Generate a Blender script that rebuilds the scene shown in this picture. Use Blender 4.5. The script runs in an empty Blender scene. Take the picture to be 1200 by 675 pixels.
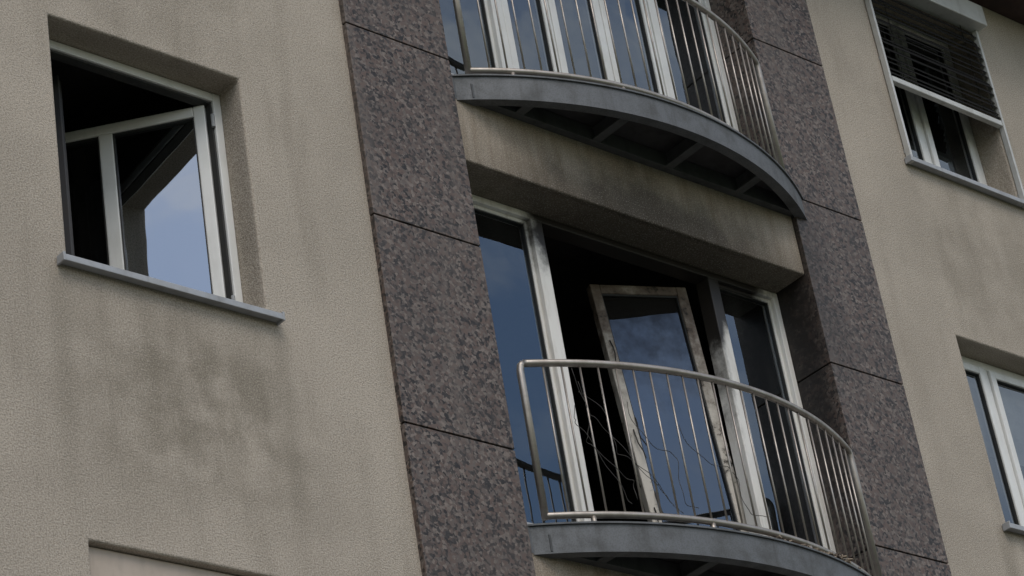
import bpy, bmesh, math, random
from mathutils import Vector, Matrix
random.seed(7)
S=bpy.context.scene
S.view_settings.view_transform='Standard'
S.view_settings.look='None'
S.view_settings.exposure=0

# ------------------------------------------------------------- node helper
class NT:
    def __init__(s,name):
        s.m=bpy.data.materials.new(name); s.m.use_nodes=True
        s.t=s.m.node_tree; s.t.nodes.clear()
        s.out=s.t.nodes.new('ShaderNodeOutputMaterial')
    def n(s,typ,ins=None,**kw):
        nd=s.t.nodes.new(typ)
        for k,v in kw.items(): setattr(nd,k,v)
        if ins:
            for k,v in ins.items():
                sk=nd.inputs[k]
                if isinstance(v,bpy.types.NodeSocket): s.t.links.new(v,sk)
                else: sk.default_value=v
        return nd
    def math(s,op,a,b=0.0,c=None,clamp=False):
        nd=s.n('ShaderNodeMath',operation=op,use_clamp=clamp)
        for i,v in enumerate((a,b,c)):
            if v is None: continue
            if isinstance(v,bpy.types.NodeSocket): s.t.links.new(v,nd.inputs[i])
            else: nd.inputs[i].default_value=v
        return nd.outputs[0]
    def mr(s,v,a,b,c=0.0,d=1.0,smooth=True):
        nd=s.n('ShaderNodeMapRange',{'Value':v,'From Min':a,'From Max':b,'To Min':c,'To Max':d},interpolation_type='SMOOTHSTEP' if smooth else 'LINEAR')
        return nd.outputs[0]
    def mix(s,f,a,b,mode='MIX'):
        nd=s.n('ShaderNodeMix',data_type='RGBA',blend_type=mode)
        for i,v in ((0,f),(6,a),(7,b)):
            if isinstance(v,bpy.types.NodeSocket): s.t.links.new(v,nd.inputs[i])
            else: nd.inputs[i].default_value=v if i==0 else (*v[:3],1)
        return nd.outputs[2]
    def pos(s,scale=None):
        g=s.n('ShaderNodeNewGeometry').outputs['Position']
        if scale:
            return s.n('ShaderNodeVectorMath',{0:g,1:scale},operation='MULTIPLY').outputs[0]
        return g
    def xyz(s):
        q=s.n('ShaderNodeSeparateXYZ',{0:s.pos()}); return q.outputs[0],q.outputs[1],q.outputs[2]
    def noise(s,vec,scale,detail=4,rough=.55):
        return s.n('ShaderNodeTexNoise',{'Vector':vec,'Scale':scale,'Detail':detail,'Roughness':rough}).outputs[0]
    def bsdf(s,col,rough=.6,metal=0.,normal=None,spec=.5):
        b=s.n('ShaderNodeBsdfPrincipled',{'Roughness':rough,'Metallic':metal,'Specular IOR Level':spec})
        if isinstance(col,bpy.types.NodeSocket): s.t.links.new(col,b.inputs['Base Color'])
        else: b.inputs['Base Color'].default_value=(*col,1)
        if normal: s.t.links.new(normal,b.inputs['Normal'])
        s.t.links.new(b.outputs[0],s.out.inputs[0]); return b
    def bump(s,h,strength,dist):
        return s.n('ShaderNodeBump',{'Height':h,'Strength':strength,'Distance':dist}).outputs[0]

def mat_plaster():
    t=NT('stucco'); P=t.pos(); x,y,z=t.xyz()
    big=t.noise(P,0.9,4,.6)
    streak=t.noise(t.pos((4.5,4.5,.8)),1.0,4,.6)
    mid=t.noise(P,3.2,5,.62)
    grit=t.noise(P,110,2,.8)
    col=t.mix(t.mr(big,.35,.68),(.480,.420,.352),(.400,.350,.292))
    col=t.mix(t.math('MULTIPLY',t.mr(streak,.48,.75),.36),col,(.25,.216,.172))
    def box(x0,x1,z0,z1,fx,fzl,fzh):
        a=t.mr(x,x0-fx,x0+fx); b=t.mr(x,x1-fx,x1+fx,1,0)
        c=t.mr(z,z0-fzl,z0+fzl); d=t.mr(z,z1-fzh,z1+fzh,1,0)
        return t.math('MULTIPLY',t.math('MULTIPLY',a,b),t.math('MULTIPLY',c,d))
    blot=t.mr(t.math('ADD',t.math('MULTIPLY',mid,.85),t.math('MULTIPLY',streak,.2)),.36,.68)
    for (a,b,c,d,fx,k) in ((-2.45,-1.50,-.15,.62,.5,.68),(-2.8,-1.3,-.5,.7,.3,.22),(4.1,5.4,2.3,3.5,.3,.30),(4.1,5.4,-.4,.75,.3,.25),(-2.8,-1.3,2.35,2.9,.3,.3)):
        m=box(a,b,c,d,fx,.35,.22)
        col=t.mix(t.math('MULTIPLY',t.math('MULTIPLY',m,blot),k),col,(.165,.143,.106))
    inx=t.math('MULTIPLY',t.math('GREATER_THAN',x,-.03),t.math('LESS_THAN',x,2.79))
    s2=t.noise(t.pos((9.,9.,1.2)),1.2,4,.6)
    col=t.mix(t.math('MULTIPLY',inx,t.mr(s2,.3,.7,.25,.85)),col,(.245,.196,.145))
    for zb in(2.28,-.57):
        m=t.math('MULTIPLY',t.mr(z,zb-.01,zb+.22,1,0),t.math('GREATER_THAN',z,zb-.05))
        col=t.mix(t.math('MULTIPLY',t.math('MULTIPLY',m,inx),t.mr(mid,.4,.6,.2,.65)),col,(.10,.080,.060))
    for xe in(-2.76,-1.48,4.13,5.42):
        m=box(xe-.05,xe+.05,-.3,.80,.05,.5,.05)
        col=t.mix(t.math('MULTIPLY',m,.28),col,(.18,.158,.12))
    dx=t.math('DIVIDE',t.math('SUBTRACT',x,1.55),1.15); dz=t.math('DIVIDE',t.math('SUBTRACT',z,2.26),.40)
    r=t.math('SQRT',t.math('ADD',t.math('MULTIPLY',dx,dx),t.math('MULTIPLY',dz,dz)))
    soot=t.math('MULTIPLY',t.mr(t.math('ADD',r,t.math('MULTIPLY',t.math('SUBTRACT',mid,.5),1.7)),.30,1.25,1,0),.94)
    col=t.mix(t.math('MULTIPLY',soot,t.mr(y,-.01,.12,.80,1.)),col,(.018,.015,.013))
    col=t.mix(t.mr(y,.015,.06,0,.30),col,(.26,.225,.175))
    col=t.mix(t.mr(grit,.36,.54,.46,0),col,(.13,.114,.092))
    col=t.mix(t.mr(grit,.52,.68,0,.38),col,(.62,.565,.495))
    nrm=t.bump(grit,.7,.010)
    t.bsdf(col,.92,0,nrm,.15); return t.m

def mat_granite():
    t=NT('granite'); P=t.pos(); x,y,z=t.xyz()
    wob=t.n('ShaderNodeTexNoise',{'Vector':P,'Scale':48.,'Detail':1.}).outputs[1]
    w=t.n('ShaderNodeVectorMath',{0:wob,1:(.024,.024,.024)},operation='MULTIPLY').outputs[0]
    Q=t.n('ShaderNodeVectorMath',{0:P,1:w},operation='ADD').outputs[0]
    v=t.n('ShaderNodeTexVoronoi',{'Vector':Q,'Scale':58.})
    sv=t.n('ShaderNodeSeparateXYZ',{0:v.outputs['Color']}).outputs
    n2=t.noise(P,130,2,.7); n3=t.noise(P,24,3,.6)
    sp=t.math('ADD',t.math('ADD',t.math('MULTIPLY',sv[0],.55),t.math('MULTIPLY',n2,.28)),t.math('MULTIPLY',n3,.22))
    cr=t.n('ShaderNodeValToRGB',{0:sp}); e=cr.color_ramp
    e.elements[0].position=.27; e.elements[0].color=(.013,.012,.012,1)
    e.elements[1].position=.82; e.elements[1].color=(.215,.175,.150,1)
    for p,c in((.38,(.042,.036,.034)),(.52,(.124,.083,.067)),(.66,(.104,.086,.077))):
        q=e.elements.new(p); q.color=(*c,1)
    col=cr.outputs[0]
    big=t.noise(P,1.4,4)
    col=t.mix(t.mr(big,.35,.7,0,.3),col,(.074,.061,.053))
    st=t.noise(t.pos((6,6,.5)),1.2,4)
    col=t.mix(t.mr(st,.5,.7,0,.3),col,(.15,.127,.11))
    m=t.math('MULTIPLY',t.math('MULTIPLY',t.mr(y,-.03,.08),t.mr(x,2.5,2.7)),t.math('MULTIPLY',t.mr(z,.2,1.3),t.mr(z,2.5,2.8,1,0)))
    col=t.mix(t.math('MULTIPLY',m,t.mr(n3,.3,.6,.6,.92)),col,(.014,.012,.011))
    ed=t.math('MULTIPLY',t.math('MULTIPLY',t.mr(x,2.7,2.76),t.mr(x,2.80,3.15,1,0)),t.math('MULTIPLY',t.mr(z,1.2,2.0),t.mr(z,2.5,3.3,1,0)))
    col=t.mix(t.math('MULTIPLY',ed,t.mr(n3,.3,.6,.25,.6)),col,(.02,.017,.015))
    t.bsdf(col,t.mr(n2,.3,.7,.45,.6),0,None,.35); return t.m

def mat_simple(name,col,rough=.5,metal=0.,var=.25,scale=8,dirt=(.1,.09,.07),bump=0,spec=.5,fine=0):
    t=NT(name); P=t.pos()
    n=t.noise(P,scale,4,.6); s2=t.noise(t.pos((9,9,1.)),1.6,4,.6)
    c=t.mix(t.mr(n,.4,.75,0,var),col,dirt)
    c=t.mix(t.mr(s2,.5,.75,0,var),c,dirt)
    if fine: c=t.mix(t.mr(t.noise(P,120,2),.4,.7,0,fine),c,dirt)
    r=t.mr(n,.3,.7,rough*.85,min(1,rough*1.2))
    nr=t.bump(n,bump,.004) if bump else None
    t.bsdf(c,r,metal,nr,spec); return t.m

def mat_sooty():
    t=NT('sooty_frame'); x,y,z=t.xyz(); P=t.pos()
    n=t.noise(P,7,5,.7); n2=t.noise(t.pos((14,14,2)),1.4,4,.7)
    top=t.math('MULTIPLY',t.math('MULTIPLY',t.mr(x,.50,.95),t.mr(x,2.3,2.85,1,0)),t.mr(z,1.65,2.22))
    side=t.math('MULTIPLY',t.math('MULTIPLY',t.mr(x,2.0,2.12),t.mr(x,2.15,2.21,1,0)),t.mr(z,.6,1.6))
    heat=t.math('ADD',t.math('MULTIPLY',top,1.4),t.math('MULTIPLY',side,.45))
    f=t.mr(t.math('ADD',heat,t.math('MULTIPLY',t.math('SUBTRACT',n,.5),.9)),.18,.75)
    c=t.mix(t.mr(n2,.45,.7,0,.35),(.74,.72,.68),(.38,.33,.27))
    c=t.mix(f,c,(.022,.018,.015))
    t.bsdf(c,.5,0,t.bump(n,.15,.004)); return t.m
def mat_charleaf():
    t=NT('charred_frame'); x,y,z=t.xyz(); P=t.pos()
    n=t.noise(P,9,5,.7)
    f=t.mr(t.math('ADD',t.mr(z,.7,2.25,0,.38),t.math('MULTIPLY',n,.9)),.45,.88)
    c=t.mix(f,(.56,.52,.46),(.14,.105,.082))
    c=t.mix(t.mr(n,.56,.68),c,(.025,.02,.016))
    t.bsdf(c,.7,0,t.bump(n,.5,.01)); return t.m
def mat_glass(name,tint=.8,f0=.08,gcol=(.76,.88,1,1),dirt=.07,dcol=(.2,.19,.17,1),topsoot=False):
    t=NT(name)
    n=t.noise(t.pos(),1.6,2)
    nr=t.bump(n,.16,.02)
    d=t.noise(t.pos((3,3,.8)),1.5,4,.6)
    g=t.n('ShaderNodeNewGeometry')
    dot=t.n('ShaderNodeVectorMath',{0:g.outputs['Normal'],1:g.outputs['Incoming']},operation='DOT_PRODUCT').outputs['Value']
    c=t.math('SUBTRACT',1.0,t.math('ABSOLUTE',dot),clamp=True)
    fr=t.math('ADD',t.math('MULTIPLY',t.math('POWER',c,5.0),1-f0),f0)
    tr=t.n('ShaderNodeBsdfTransparent',{'Color':(tint,tint,tint*1.02,1)}).outputs[0]
    gl=t.n('ShaderNodeBsdfGlossy',{'Color':gcol,'Roughness':.012,'Normal':nr}).outputs[0]
    df=t.n('ShaderNodeBsdfDiffuse',{'Color':dcol}).outputs[0]
    a=t.n('ShaderNodeMixShader',{0:t.mr(d,.45,.8,.01,dirt),1:tr,2:df}).outputs[0]
    b=t.n('ShaderNodeMixShader',{0:fr,1:a,2:gl}).outputs[0]
    if topsoot:
        x,y,z=t.xyz(); m=t.noise(t.pos(),6,5,.65)
        so=t.math('MULTIPLY',t.mr(t.math('ADD',z,t.math('MULTIPLY',m,1.2)),1.9,2.9),.80)
        sd_=t.n('ShaderNodeBsdfDiffuse',{'Color':(.02,.018,.017,1)}).outputs[0]
        b=t.n('ShaderNodeMixShader',{0:so,1:b,2:sd_}).outputs[0]
    t.t.links.new(b,t.out.inputs[0]); return t.m

M=dict(
 plaster=mat_plaster(), granite=mat_granite(), sooty=mat_sooty(), char=mat_charleaf(),
 pvc=mat_simple('white_pvc',(.72,.72,.70),.35,0,.18,5,(.34,.32,.28)),
 pvcgrey=mat_simple('grey_frame',(.30,.31,.32),.45,0,.3,5),
 gasket=mat_simple('rubber_gasket',(.02,.02,.02),.6),
 glass=mat_glass('window_glass',.7,.16), glass2=mat_glass('sooty_glass',.35,.14,(.70,.83,1,1),.10,topsoot=True),
 glass3=mat_glass('casement_glass',.35,.42,(.88,.94,1,1)),
 steel=mat_simple('stainless_steel',(.38,.345,.31),.40,.8,.35,14,(.14,.115,.09),0),
 rim=mat_simple('galvanised_steel',(.128,.134,.142),.6,.15,.5,7,(.055,.055,.053),.3,.4,.4),
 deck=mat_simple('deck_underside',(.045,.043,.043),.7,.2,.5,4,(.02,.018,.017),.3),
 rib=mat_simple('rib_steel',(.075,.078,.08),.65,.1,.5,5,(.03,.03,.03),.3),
 sill=mat_simple('sill_metal',(.36,.37,.385),.5,.2,.35,9,(.16,.155,.145)),
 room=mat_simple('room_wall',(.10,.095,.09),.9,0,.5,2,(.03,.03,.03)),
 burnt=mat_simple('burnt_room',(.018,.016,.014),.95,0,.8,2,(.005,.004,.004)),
 joint=mat_simple('joint_dark',(.012,.012,.012),.9),
 slat=mat_simple('blind_slat',(.010,.0095,.009),.75,0,.3,6,(.005,.005,.005),0,.2),
 white=mat_simple('white_metal',(.54,.54,.52),.4,.1,.3,6,(.24,.22,.19)),
 innerslat=mat_simple('inner_blind_slat',(.42,.43,.44),.5),
 boxb=mat_simple('beige_panel',(.46,.385,.32),.6,0,.3,6,(.25,.22,.18)),
 curtain=mat_simple('dark_curtain',(.06,.06,.066),.95),
 eave=mat_simple('eave_wood',(.035,.014,.011),.7,0,.5,5,(.015,.01,.01)),
 roof=mat_simple('roof_tile',(.16,.07,.05),.8,0,.5,3,(.06,.04,.03)),
 cable=mat_simple('cable',(.02,.017,.015),.6),
 debris=mat_simple('debris',(.30,.24,.18),.9,0,.8,40,(.03,.02,.02)),
 asphalt=mat_simple('asphalt',(.055,.055,.055),.9,0,.5,2,(.035,.035,.035),.4),
 paving=mat_simple('paving',(.22,.21,.20),.85,0,.4,3,(.12,.11,.10),.4),
 kerb=mat_simple('kerb_stone',(.30,.29,.27),.8),
 grass=mat_simple('grass',(.06,.09,.03),.95,0,.7,.6,(.05,.05,.02)),
 paint=mat_simple('road_paint',(.7,.7,.68),.7),
)

# ------------------------------------------------------------- mesh helpers
def empty(name,loc=(0,0,0)):
    e=bpy.data.objects.new(name,None); e.location=loc; e.empty_display_size=.3
    S.collection.objects.link(e); return e
def finish(bm,name,mat,parent=None,bevel=0,smooth=False,seg=2):
    bmesh.ops.recalc_face_normals(bm,faces=bm.faces)
    me=bpy.data.meshes.new(name); bm.to_mesh(me); bm.free()
    if smooth:
        for p in me.polygons: p.use_smooth=True
    o=bpy.data.objects.new(name,me); S.collection.objects.link(o)
    me.materials.append(M[mat])
    if parent: o.parent=parent
    if bevel:
        b=o.modifiers.new('bev','BEVEL'); b.width=bevel; b.segments=seg; b.limit_method='ANGLE'; b.angle_limit=math.radians(40)
    return o
def box(bm,a,b,mx=None):
    vs=[]
    for i in range(8):
        p=Vector(((a[0],b[0])[i&1],(a[1],b[1])[(i>>1)&1],(a[2],b[2])[(i>>2)&1]))
        vs.append(bm.verts.new(mx@p if mx else p))
    for f in((0,2,3,1),(4,5,7,6),(0,1,5,4),(2,6,7,3),(0,4,6,2),(1,3,7,5)):
        bm.faces.new([vs[k] for k in f])
def quad(bm,*p):
    bm.faces.new([bm.verts.new(q) for q in p])
def tube(bm,pts,r,n=10,cap=True):
    pts=[Vector(p) for p in pts]; rings=[]
    up=None
    for i,p in enumerate(pts):
        d=(pts[min(i+1,len(pts)-1)]-pts[max(i-1,0)]).normalized()
        if up is None:
            up=Vector((0,0,1)) if abs(d.z)<.9 else Vector((0,1,0))
        a=(up-d*up.dot(d)).normalized(); b=d.cross(a); up=a
        rings.append([bm.verts.new(p+(a*math.cos(2*math.pi*k/n)+b*math.sin(2*math.pi*k/n))*r) for k in range(n)])
    for A,B in zip(rings,rings[1:]):
        for k in range(n): bm.faces.new((A[k],A[(k+1)%n],B[(k+1)%n],B[k]))
    if cap: bm.faces.new(rings[0]); bm.faces.new(rings[-1][::-1])

# ------------------------------------------------------------- building shell
B=empty('apartment_building')
GZ=-7.4; TOP=5.40
XL,XR=-12.0,14.0
PL0,PL1,PR0,PR1=-.765,-.022,2.775,3.445
def wall_panel(name,x0,x1,z0,z1,ops,y=0.0,sides=True):
    bm=bmesh.new()
    xs=sorted(set([x0,x1]+[v for o in ops for v in o[:2]]))
    zs=sorted(set([z0,z1]+[v for o in ops for v in o[2:4]]))
    for i in range(len(xs)-1):
        for j in range(len(zs)-1):
            cx=(xs[i]+xs[i+1])/2; cz=(zs[j]+zs[j+1])/2
            if any(o[0]<cx<o[1] and o[2]<cz<o[3] for o in ops): continue
            quad(bm,(xs[i],y,zs[j]),(xs[i+1],y,zs[j]),(xs[i+1],y,zs[j+1]),(xs[i],y,zs[j+1]))
    for a,b,c,d,dep in ops:
        X=[v for v in xs if a<=v<=b]; Z=[v for v in zs if c<=v<=d]
        for p,q in zip(X,X[1:]):
            for zz in(c,d): quad(bm,(p,y,zz),(q,y,zz),(q,y+dep,zz),(p,y+dep,zz))
        if sides:
            for p,q in zip(Z,Z[1:]):
                for xx in(a,b): quad(bm,(xx,y,p),(xx,y,q),(xx,y+dep,q),(xx,y+dep,p))
    bmesh.ops.remove_doubles(bm,verts=bm.verts,dist=1e-4)
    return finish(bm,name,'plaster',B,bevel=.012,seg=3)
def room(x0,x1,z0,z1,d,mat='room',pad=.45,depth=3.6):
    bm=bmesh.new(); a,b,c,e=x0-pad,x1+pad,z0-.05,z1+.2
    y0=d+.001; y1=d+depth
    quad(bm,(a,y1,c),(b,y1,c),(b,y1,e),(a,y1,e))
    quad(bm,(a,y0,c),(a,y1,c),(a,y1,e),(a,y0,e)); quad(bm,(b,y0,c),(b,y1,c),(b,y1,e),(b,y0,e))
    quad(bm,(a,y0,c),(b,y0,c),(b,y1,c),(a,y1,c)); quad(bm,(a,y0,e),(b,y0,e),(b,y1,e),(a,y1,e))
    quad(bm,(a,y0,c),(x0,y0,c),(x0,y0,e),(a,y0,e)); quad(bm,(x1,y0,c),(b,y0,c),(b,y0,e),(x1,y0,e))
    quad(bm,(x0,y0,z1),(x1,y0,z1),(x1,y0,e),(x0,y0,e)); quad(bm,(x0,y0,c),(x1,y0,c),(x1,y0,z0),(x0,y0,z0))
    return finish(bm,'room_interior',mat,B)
def sill(x0,x1,z,d,par=B,ov=.055,proj=.055):
    bm=bmesh.new()
    box(bm,(x0-ov,-proj,z-.024),(x1+ov,-.003,z-.006))
    box(bm,(x0+.002,-.003,z-.018),(x1-.002,d,z-.001))
    box(bm,(x0-ov,-proj-.006,z-.034),(x1+ov,-proj+.002,z+.001))
    box(bm,(x0-ov-.008,-proj-.008,z-.037),(x0-ov+.006,-.004,z+.012))
    box(bm,(x1+ov-.006,-proj-.008,z-.037),(x1+ov+.008,-.004,z+.012))
    return finish(bm,'window_sill','sill',par,bevel=.003)
def ring(bm,x0,x1,z0,z1,y0,y1,w,mx=None,wb=None):
    wb=wb or w
    box(bm,(x0,y0,z0),(x0+w,y1,z1),mx); box(bm,(x1-w,y0,z0),(x1,y1,z1),mx)
    box(bm,(x0+w,y0+.001,z0),(x1-w,y1-.001,z0+wb),mx); box(bm,(x0+w,y0+.001,z1-w),(x1-w,y1-.001,z1),mx)
def sash(par,x0,x1,z0,z1,y,w=.06,mx=None,mat='pvc',glass='glass',name='sash'):
    bm=bmesh.new(); ring(bm,x0,x1,z0,z1,y-.035,y+.03,w,mx); finish(bm,name+'_frame',mat,par,bevel=.006)
    bm=bmesh.new(); ring(bm,x0+w-.001,x1-w+.001,z0+w-.001,z1-w+.001,y-.022,y+.01,.007,mx); finish(bm,name+'_gasket','gasket',par)
    bm=bmesh.new()
    tl=random.uniform(-.0015,.0015)
    p=[Vector(v) for v in((x0+w,y-.008+tl,z0+w),(x1-w,y-.008-tl,z0+w),(x1-w,y-.008,z1-w),(x0+w,y-.008,z1-w))]
    if mx: p=[mx@v for v in p]
    quad(bm,*p); finish(bm,name+'_glass',glass,par)
def window(x0,x1,z0,z1,y,mull=(),opened=(),mat='pvc',sashw=.055,fw=.055,name='window',mw=.05):
    w=empty(name); w.parent=B
    bm=bmesh.new(); ring(bm,x0,x1,z0,z1,y-.03,y+.045,fw)
    for m in mull: box(bm,(m-mw/2,y-.028,z0+fw),(m+mw/2,y+.043,z1-fw))
    finish(bm,'frame',mat,w,bevel=.005)
    xs=[x0+fw]+[v for m in mull for v in(m-mw/2,m+mw/2)]+[x1-fw]
    for i in range(0,len(xs),2):
        if i//2 in opened: continue
        sash(w,xs[i]+.004,xs[i+1]-.004,z0+fw+.004,z1-fw-.004,y-.012,sashw,mat=mat)
    return w

F=2.85
left_ops=[]; right_ops=[]; mid_ops=[]
WX=(-2.70,-1.54); RX=(4.19,5.36)
lz={1:(3.76,5.22),0:(.86,2.31),-1:(-2.05,-.59),-2:(-4.90,-3.45)}
rz={1:(3.56,5.12),0:(.80,2.20),-1:(-2.05,-.62),-2:(-4.90,-3.45)}
for k in(1,0,-1,-2):
    for xx in(WX[0],-5.6,-8.5): left_ops.append((xx,xx+1.16,*lz[k],.20))
    for xx in(RX[0],7.4,10.4): right_ops.append((xx,xx+1.17,*rz[k],.20 if k!=1 else .24))
    mid_ops.append((PL1+.006,PR0-.006,F*k-.02,F*k+2.28,.33))
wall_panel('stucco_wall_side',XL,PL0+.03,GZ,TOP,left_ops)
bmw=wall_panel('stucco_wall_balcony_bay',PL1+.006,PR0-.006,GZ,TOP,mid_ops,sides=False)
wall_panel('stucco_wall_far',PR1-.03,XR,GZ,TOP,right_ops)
bm=bmesh.new()
quad(bm,(XL,0,GZ),(XL,11,GZ),(XL,11,TOP),(XL,0,TOP)); quad(bm,(XR,0,GZ),(XR,11,GZ),(XR,11,TOP),(XR,0,TOP))
quad(bm,(XL,11,GZ),(XR,11,GZ),(XR,11,TOP),(XL,11,TOP)); finish(bm,'rear_walls','plaster',B)
bm=bmesh.new()
box(bm,(XL-.4,-.55,TOP),(XR+.4,11.5,TOP+.14)); finish(bm,'eave_soffit','eave',B,bevel=.01)
bm=bmesh.new()
box(bm,(XL-.4,-.68,TOP+.03),(XR+.4,-.56,TOP+.13)); finish(bm,'gutter','rim',B,bevel=.03)
bm=bmesh.new()
a=[(XL-.4,-.6,TOP+.145),(XR+.4,-.6,TOP+.145),(XR+.4,11.5,TOP+.145),(XL-.4,11.5,TOP+.145),(XL-.4,5.5,TOP+3.6),(XR+.4,5.5,TOP+3.6)]
v=[bm.verts.new(p) for p in a]
for f in((0,1,5,4),(2,3,4,5),(0,4,3),(1,2,5),(0,3,2,1)): bm.faces.new([v[i] for i in f])
finish(bm,'tiled_roof','roof',B)

def pilaster(x0,x1,joints,name):
    bm=bmesh.new(); g=.005
    zs=[GZ]+joints+[TOP]
    for a,b in zip(zs,zs[1:]):
        box(bm,(x0,-.035,a+g),(x1,.36,b-g))
    finish(bm,name,'granite',B,bevel=.003)
    bm=bmesh.new(); box(bm,(x0+.012,-.022,GZ),(x1-.012,.36,TOP-.01)); finish(bm,name+'_joint_backing','joint',B)
JL=[-5.84,-4.59,-3.33,-2.08,-.83,.425,1.68,2.935,4.19]
JR=[-5.84,-4.59,-3.33,-2.08,-.83,.40,1.635,2.85,4.08]
pilaster(PL0,PL1,JL,'granite_pilaster')
pilaster(PR0,PR1,JR,'granite_pilaster')

# ------------------------------------------------------------- side windows
for (ops,zz) in((left_ops,lz),(right_ops,rz)):
    for a,b,c,d,dep in ops:
        burnt=abs(a-WX[0])<.01 and abs(c-.86)<.01
        special=burnt or (abs(a-RX[0])<.01)
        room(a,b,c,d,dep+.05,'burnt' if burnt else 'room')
        sill(a,b,c,dep)
        if special: continue
        window(a+.002,b-.002,c+.002,d-.002,dep,mull=((a+b)/2,))
        if abs(a-WX[0])<.01 and c<0:
            bm=bmesh.new(); box(bm,(a+.01,.045,d-.20),(b-.01,.150,d-.003)); finish(bm,'shutter_box','boxb',B,bevel=.008)
x0,x1,z0,z1=WX[0],WX[1],.86,2.31
w=empty('open_casement_window'); w.parent=B
bm=bmesh.new(); ring(bm,x0+.002,x1-.002,z0+.002,z1-.002,.17,.245,.05); finish(bm,'frame','pvc',w,bevel=.005)
bm=bmesh.new(); ring(bm,x0+.052,x1-.052,z0+.052,z1-.052,.185,.24,.012); finish(bm,'frame_gasket','gasket',w)
ang=math.radians(180-48)
mx=Matrix.Translation((x1-.065,.225,0))@Matrix.Rotation(ang,4,'Z')
bm=bmesh.new(); L=1.0
ring(bm,0,L,z0+.06,z1-.065,-.03,.03,.062,mx); box(bm,(.50,-.029,z0+.122),(.575,.029,z1-.127),mx)
finish(bm,'leaf_frame','pvc',w,bevel=.006)
bm=bmesh.new()
ring(bm,.0615,.5005,z0+.1215,z1-.1265,-.02,.02,.008,mx); ring(bm,.5745,L-.0615,z0+.1215,z1-.1265,-.02,.02,.008,mx)
finish(bm,'leaf_gasket','gasket',w)
bm=bmesh.new()
for a,b in((.062,.50),(.575,L-.062)):
    quad(bm,*[mx@Vector(q) for q in((a,0,z0+.12),(b,0,z0+.12),(b,0,z1-.127),(a,0,z1-.127))])
finish(bm,'leaf_glass','glass3',w)
bm=bmesh.new()
for hz in(z0+.16,z1-.18): tube(bm,[(x1-.062,.175,hz-.04),(x1-.062,.175,hz+.04)],.011)
box(bm,(.93,-.06,1.55),(.955,-.03,1.70),mx); box(bm,(.935,-.075,1.50),(.95,-.06,1.62),mx)
finish(bm,'hardware','pvcgrey',w,bevel=.002)
bm=bmesh.new()
pts=[( -2.62+i*.010, .40+.02*math.sin(i*1.1)) for i in range(26)]
for p,q in zip(pts,pts[1:]): quad(bm,(p[0],p[1],z0),(q[0],q[1],z0),(q[0],q[1],z1-.03),(p[0],p[1],z1-.03))
finish(bm,'curtain','curtain',w,smooth=True)
bm=bmesh.new()
pts=[( -1.95+i*.012, .95+.03*math.sin(i*.9)+.01*math.sin(i*2.3)) for i in range(40)]
for p,q in zip(pts,pts[1:]): quad(bm,(p[0],p[1],z0-.03),(q[0],q[1],z0-.03),(q[0]-.02,q[1],z1),(p[0]-.02,p[1],z1))
finish(bm,'curtain','curtain',w,smooth=True)

x0,x1=RX; z0,z1=rz[1]
window(x0+.002,x1-.002,z0+.002,z1-.002,.24,mull=(4.74,),name='blind_window')
bl=empty('external_blind'); bl.parent=B
bm=bmesh.new()
for xx in(x0-.03,x1+.015): box(bm,(xx-.011,-.05,z0-.03),(xx+.011,-.008,5.06))
finish(bm,'guide_rail','white',bl,bevel=.003)
bm=bmesh.new()
for xx in(x0-.03,x1+.015):
    box(bm,(xx-.01,-.012,z0+.06),(xx+.01,.002,z0+.09)); box(bm,(xx-.01,-.012,4.4),(xx+.01,.002,4.43))
finish(bm,'rail_bracket','pvcgrey',bl)
bm=bmesh.new(); box(bm,(x0-.06,-.13,5.06),(x1+.05,-.004,5.24)); finish(bm,'head_box','white',bl,bevel=.008)
bm=bmesh.new(); z=4.29
while z<5.06:
    a=math.radians(60+random.uniform(-4,4)); mxs=Matrix.Translation((0,-.03,z))@Matrix.Rotation(a,4,'X')@Matrix.Rotation(random.uniform(-.003,.003),4,'Y')
    box(bm,(x0-.016,-.030,-.0012),(x1+.002,.030,.0012),mxs); z+=.052
finish(bm,'slats','slat',bl)
bm=bmesh.new(); box(bm,(x0-.012,-.05,4.205),(x1-.002,-.008,4.25)); finish(bm,'bottom_bar','white',bl,bevel=.005)
bm=bmesh.new()
for xx in(x0+.15,x1-.15): tube(bm,[(xx,-.03,4.25),(xx,-.03,5.07)],.003,5)
finish(bm,'blind_cord','slat',bl)
for k in(0,-1,-2):
    z0,z1=rz[k]
    window(x0+.002,x1-.002,z0+.002,z1-.002,.20,mull=(x0+.46,))
    bm=bmesh.new(); z=z0+.75
    while z<z1-.08:
        mxs=Matrix.Translation((0,.275,z))@Matrix.Rotation(math.radians(-55),4,'X')
        box(bm,(x0+.05,-.016,-.0007),(x1-.05,.016,.0007),mxs); z+=.028
    finish(bm,'inner_blind','innerslat',B)

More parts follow.
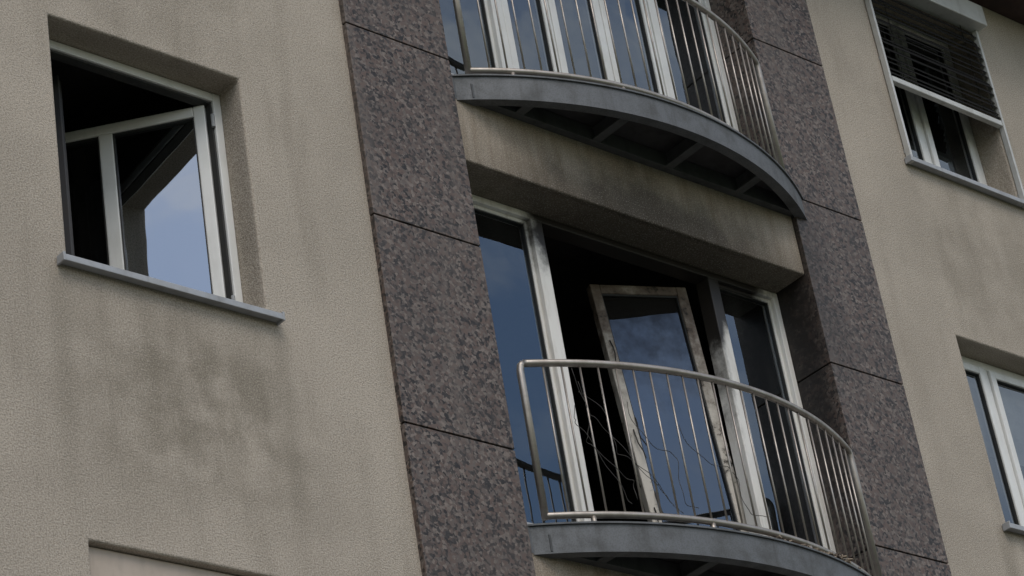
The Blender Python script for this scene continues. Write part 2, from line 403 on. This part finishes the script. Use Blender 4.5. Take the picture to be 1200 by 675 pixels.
# ------------------------------------------------------------- balcony glazing
GY=.30
for k in(1,0,-1,-2):
    zb=F*k
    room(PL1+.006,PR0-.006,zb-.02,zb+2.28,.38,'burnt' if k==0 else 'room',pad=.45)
    bm=bmesh.new(); box(bm,(PL1+.002,.0,zb-.018),(PR0-.002,.245,zb+.03)); finish(bm,'door_threshold','sill',B,bevel=.004)
    w=empty('balcony_glazing' if k else 'burnt_balcony_door'); w.parent=B
    mt='pvc' if k else 'sooty'
    x0,x1,z0,z1=PL1+.002,PR0-.002,zb+.032,zb+2.278
    bm=bmesh.new(); ring(bm,x0,x1,z0,z1,GY-.05,GY+.06,.045)
    for m in(.74,2.19): box(bm,(m-.045,GY-.052,z0+.045),(m+.045,GY+.058,z1-.045))
    finish(bm,'frame',mt,w,bevel=.006)
    for a,b in((x0+.045,.695),(2.235,x1-.045)):
        bm=bmesh.new(); ring(bm,a,b,z0+.045,z1-.045,GY-.02,GY+.03,.022); finish(bm,'glazing_bead',mt,w,bevel=.003)
        bm=bmesh.new(); ring(bm,a+.0215,b-.0215,z0+.0665,z1-.0665,GY-.012,GY+.02,.007); finish(bm,'gasket','gasket',w)
        bm=bmesh.new(); quad(bm,(a+.02,GY,z0+.06),(b-.02,GY,z0+.06),(b-.02,GY,z1-.06),(a+.02,GY,z1-.06)); finish(bm,'fixed_glass','glass',w)
    if k:
        cuts=[.787,1.21,1.68,2.143]
        for a,b in zip(cuts,cuts[1:]):
            sash(w,a+.003,b-.003,z0+.05,z1-.05,GY-.01,.058,name='door_leaf')
    else:
        def lm(a,c,h):
            top=Vector((2.10,.42,2.22)).lerp(Vector((1.49,.64,2.20)),a)
            bot=Vector((2.235,.40,.07)).lerp(Vector((1.66,.61,.05)),a)
            n=Vector((-.34,-.94,0))
            return bot.lerp(top,h)+n*c
        def lbox(bm,a0,a1,h0,h1,t0,t1):
            vs=[bm.verts.new(lm((a0,a1)[i&1],(t0,t1)[(i>>1)&1],(h0,h1)[(i>>2)&1])) for i in range(8)]
            for f in((0,2,3,1),(4,5,7,6),(0,1,5,4),(2,6,7,3),(0,4,6,2),(1,3,7,5)): bm.faces.new([vs[j] for j in f])
        bm=bmesh.new(); lbox(bm,0,.105,0,1,-.03,.03); lbox(bm,.90,1,0,1,-.03,.03); lbox(bm,.105,.90,0,.05,-.029,.029); lbox(bm,.105,.90,.972,1,-.029,.029)
        finish(bm,'burnt_leaf_frame','char',w,bevel=.006)
        bm=bmesh.new(); lbox(bm,.105,.117,.05,.972,-.012,.02); lbox(bm,.888,.90,.05,.972,-.012,.02); lbox(bm,.117,.888,.966,.972,-.012,.02)
        finish(bm,'burnt_leaf_gasket','gasket',w)
        bm=bmesh.new(); quad(bm,lm(.105,.004,.05),lm(.90,.004,.05),lm(.90,.004,.972),lm(.105,.004,.972)); finish(bm,'burnt_leaf_glass','glass2',w)
        bm=bmesh.new()
        for s in range(5):
            h=random.uniform(.3,.9); a=random.choice((.9,.95,1.0)); p0=lm(a,.035,h)
            pts=[p0+Vector((random.uniform(-.02,.02)*i*.5,-.008*i,-.05*i)) for i in range(5)]; tube(bm,pts,.004,5)
        finish(bm,'peeled_strips','cable',w)

# ------------------------------------------------------------- balconies
R0=2.76; CX=1.475; CY=2.345
def arc(inset,n=72,x_from=None,x_to=None,yend=0.0):
    R=R0-inset
    hx=math.sqrt(max(R*R-(CY-yend)**2,0)); a=x_from if x_from is not None else CX-hx; b=x_to if x_to is not None else CX+hx
    t0=math.asin((a-CX)/R); t1=math.asin((b-CX)/R)
    return [(CX+R*math.sin(t0+(t1-t0)*i/n),CY-R*math.cos(t0+(t1-t0)*i/n)) for i in range(n+1)]
def balcony(k):
    zb=F*k; P=empty('balcony',(CX,0,zb)); inv=Matrix.Translation((-CX,0,-zb))
    def fin(*a,**kw):
        o=finish(*a,**kw); o.matrix_parent_inverse=inv; return o
    T=.150
    YE=-.003
    A=arc(0,yend=YE); Bn=arc(.012,x_from=A[0][0]+.001,x_to=A[-1][0]-.001)
    A=[(A[0][0]-.03,.0-.003)]+A; Bn=[(Bn[0][0]-.03,.009)]+Bn
    bm=bmesh.new()
    ro=[[bm.verts.new((x,y,zb+zz)) for x,y in L] for L,zz in((A,0),(A,-T),(Bn,-T),(Bn,0))]
    for a,b in((0,1),(1,2),(2,3),(3,0)):
        for i in range(len(A)-1): bm.faces.new((ro[a][i],ro[a][i+1],ro[b][i+1],ro[b][i]))
    for e in(0,-1): bm.faces.new([r[e] for r in ro])
    fin(bm,'rim_plate','rim',P)
    for z0,z1,ins0,ins1,nm in((0.002,.012,-.012,.09,'top_flange'),(-T-.010,-T-.002,-.004,.06,'bottom_flange')):
        A=arc(ins0,yend=YE); Bn=arc(ins1,yend=YE); bm=bmesh.new()
        ro=[[bm.verts.new((x,y,zb+z)) for x,y in L] for L,z in((A,z1),(A,z0),(Bn,z0),(Bn,z1))]
        for a,b in((0,1),(1,2),(2,3),(3,0)):
            for i in range(len(A)-1): bm.faces.new((ro[a][i],ro[a][i+1],ro[b][i+1],ro[b][i]))
        for e in(0,-1): bm.faces.new([r[e] for r in ro])
        fin(bm,nm,'rim',P)
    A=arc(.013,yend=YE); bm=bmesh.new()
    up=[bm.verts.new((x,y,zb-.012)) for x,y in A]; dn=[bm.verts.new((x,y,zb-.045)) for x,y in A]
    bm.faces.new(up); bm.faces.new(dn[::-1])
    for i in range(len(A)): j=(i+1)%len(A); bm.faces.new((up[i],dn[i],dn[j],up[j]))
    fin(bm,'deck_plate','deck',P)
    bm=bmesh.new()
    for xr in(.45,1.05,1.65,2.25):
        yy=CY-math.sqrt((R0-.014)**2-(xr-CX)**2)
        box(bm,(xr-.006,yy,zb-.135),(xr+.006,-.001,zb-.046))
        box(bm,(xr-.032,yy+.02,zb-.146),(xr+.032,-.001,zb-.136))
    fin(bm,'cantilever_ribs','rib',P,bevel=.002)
    bm=bmesh.new()
    box(bm,(.10,-.055,zb-.148),(2.76,-.002,zb-.05)); fin(bm,'wall_angle','rib',P,bevel=.002)
    XA,XB=.165,2.72
    ra=arc(.06,n=90,x_from=XA,x_to=XB)
    bm=bmesh.new()
    zt=zb+1.0; zl=zb+.085; r=.021
    top=[(x,y,zt) for x,y in ra]; bot=[(x,y,zl) for x,y in ra]
    loop=top+[(ra[-1][0]+.012,ra[-1][1]+.006,zt-.018),(ra[-1][0]+.018,ra[-1][1]+.009,zt-.05)]
    tube(bm,loop+[(ra[-1][0]+.018,ra[-1][1]+.009,zl+.02)],r,14)
    e=ra[0]
    tube(bm,[(e[0]-.018,e[1]+.012,zl-.015),(e[0]-.018,e[1]+.012,zt-.045),(e[0]-.012,e[1]+.008,zt-.012),(e[0],e[1],zt)],r,14)
    fin(bm,'handrail','steel',P,smooth=True)
    bm=bmesh.new(); tube(bm,[(e[0]-.018,e[1]+.012,zl)]+bot+[(ra[-1][0]+.018,ra[-1][1]+.009,zl)],.019,14); fin(bm,'lower_rail','steel',P,smooth=True)
    bm=bmesh.new(); n=25
    R=R0-.06; t0=math.asin((XA-CX)/R); t1=math.asin((XB-CX)/R)
    for i in range(1,n):
        t=t0+(t1-t0)*i/n; x=CX+R*math.sin(t); y=CY-R*math.cos(t)
        tube(bm,[(x,y,zl+.015),(x+random.uniform(-.003,.003),y,zt-.018)],.0058,8)
    fin(bm,'balusters','steel',P,smooth=True)
    bm=bmesh.new()
    for f in(.09,.36,.64,.91):
        t=t0+(t1-t0)*f; x=CX+R*math.sin(t); y=CY-R*math.cos(t)
        tube(bm,[(x,y,zb+.012),(x,y,zl-.012)],.016,12); tube(bm,[(x,y,zb+.012),(x,y,zb+.022)],.036,16)
    fin(bm,'rail_feet','steel',P,smooth=True)
    return P,ra
bal=[balcony(k) for k in(0,1,-1)]

P,ra=bal[0]; inv=Matrix.Translation((-CX,0,0))
bm=bmesh.new()
for s in range(6):
    x=random.uniform(.2,1.5)
    z=random.uniform(.6,.97); pts=[]
    ph=random.uniform(0,6); ln=random.uniform(.15,.5)
    for j in range(30):
        u=j/29
        xx=x+u*ln+.05*math.sin(ph+u*8); R=R0-.06+.014*math.cos(j*1.1)
        zz=z-u*(z-.14)*random.uniform(.97,1.0)+.05*math.sin(ph*2+u*11)
        xx=min(xx,2.6); pts.append((xx,CY-math.sqrt(R*R-(xx-CX)**2),zz))
    for _ in range(2):
        pts=[pts[0]]+[tuple((pts[q-1][c]+2*pts[q][c]+pts[q+1][c])/4 for c in range(3)) for q in range(1,len(pts)-1)]+[pts[-1]]
    tube(bm,pts,.0019,5)
o=finish(bm,'loose_cable','cable',P,smooth=True); o.matrix_parent_inverse=inv
bm=bmesh.new()
for s in range(260):
    x=random.choice((random.uniform(1.3,2.5),random.gauss(2.1,.12),random.gauss(1.75,.1),random.gauss(2.1,.12))); x=min(max(x,.3),2.5)
    yo=CY-math.sqrt((R0-.02)**2-(x-CX)**2); y=yo+random.uniform(.0,.10)
    hgt=.05*math.exp(-((x-2.1)/.15)**2)+.02
    mxs=Matrix.Translation((x,y,.016+random.uniform(0,hgt)))@Matrix.Rotation(random.uniform(0,6),4,'Z')@Matrix.Rotation(random.uniform(-.9,.9),4,'X')
    a=random.uniform(.006,.026); box(bm,(-a,-a*.5,-.002),(a,a*.5,.006),mxs)
o=finish(bm,'charred_debris','debris',P); o.matrix_parent_inverse=inv

# ------------------------------------------------------------- ground
def sheet(name,a,b,z,mat):
    bm=bmesh.new(); quad(bm,(a[0],a[1],z),(b[0],a[1],z),(b[0],b[1],z),(a[0],b[1],z)); return finish(bm,name,mat)
sheet('ground',(-600,-600),(600,600),GZ-.15,'grass')
bm=bmesh.new(); box(bm,(-60,-4.0,GZ-.14),(60,-.05,GZ)); finish(bm,'pavement','paving')
bm=bmesh.new(); box(bm,(-60,-4.16,GZ-.14),(60,-4.003,GZ+.004)); finish(bm,'kerb','kerb',bevel=.015)
sheet('road',(-60,-12),(60,-4.165),GZ-.144,'asphalt')
bm=bmesh.new()
for i in range(-9,10): quad(bm,(i*6-1.5,-8.06,GZ-.140),(i*6+1.5,-8.06,GZ-.140),(i*6+1.5,-7.94,GZ-.140),(i*6-1.5,-7.94,GZ-.140))
finish(bm,'road_marking','paint')

# ------------------------------------------------------------- light
SUN_EL=math.radians(52); SUN_AZ=math.radians(205)
W=bpy.data.worlds.new('World'); S.world=W; W.use_nodes=True
nt=W.node_tree; nt.nodes.clear(); N=nt.nodes.new; L=nt.links.new
out=N('ShaderNodeOutputWorld'); bg=N('ShaderNodeBackground'); bg.inputs[1].default_value=.148
sky=N('ShaderNodeTexSky'); sky.sky_type='NISHITA'; sky.sun_disc=False; sky.sun_elevation=SUN_EL; sky.sun_rotation=SUN_AZ
sky.air_density=1.2; sky.dust_density=1.5
tc=N('ShaderNodeTexCoord'); mp=N('ShaderNodeMapping'); mp.inputs['Scale'].default_value=(1,1,2.0); mp.inputs['Location'].default_value=(.35,.1,.2)
no=N('ShaderNodeTexNoise'); no.inputs['Scale'].default_value=4.2; no.inputs['Detail'].default_value=7; no.inputs['Roughness'].default_value=.56
rp=N('ShaderNodeMapRange'); rp.interpolation_type='SMOOTHSTEP'; rp.inputs[1].default_value=.40; rp.inputs[2].default_value=.70
mx_=N('ShaderNodeMix'); mx_.data_type='RGBA'; mx_.inputs[7].default_value=(7.2,7.05,6.9,1)
L(tc.outputs['Generated'],mp.inputs[0]); L(mp.outputs[0],no.inputs['Vector']); L(no.outputs[0],rp.inputs[0])
L(rp.outputs[0],mx_.inputs[0]); L(sky.outputs[0],mx_.inputs[6]); L(mx_.outputs[2],bg.inputs[0]); L(bg.outputs[0],out.inputs[0])
sd=bpy.data.lights.new('sun','SUN'); sd.energy=1.1; sd.angle=math.radians(35); sd.color=(1,.94,.86)
so=bpy.data.objects.new('sun',sd); S.collection.objects.link(so)
dirv=Vector((math.sin(SUN_AZ)*math.cos(SUN_EL),math.cos(SUN_AZ)*math.cos(SUN_EL),math.sin(SUN_EL)))
so.rotation_euler=dirv.to_track_quat('Z','Y').to_euler(); so.location=dirv*30

# ------------------------------------------------------------- camera
r0=Vector((0.753152,-0.640861,-0.148526)); r1=Vector((0.228715,0.46678,-0.854287)); r2=Vector((0.616808,0.609437,0.498131))
cd=bpy.data.cameras.new('camera'); cam=bpy.data.objects.new('camera',cd); S.collection.objects.link(cam)
C=Vector((-8.89359,-8.98334,-5.84946))
cam.matrix_world=Matrix(((r0.x,-r1.x,-r2.x,C.x),(r0.y,-r1.y,-r2.y,C.y),(r0.z,-r1.z,-r2.z,C.z),(0,0,0,1)))
cd.sensor_width=36; cd.lens=3150.7/1200*36; cd.clip_start=.1; cd.clip_end=3000
S.camera=cam
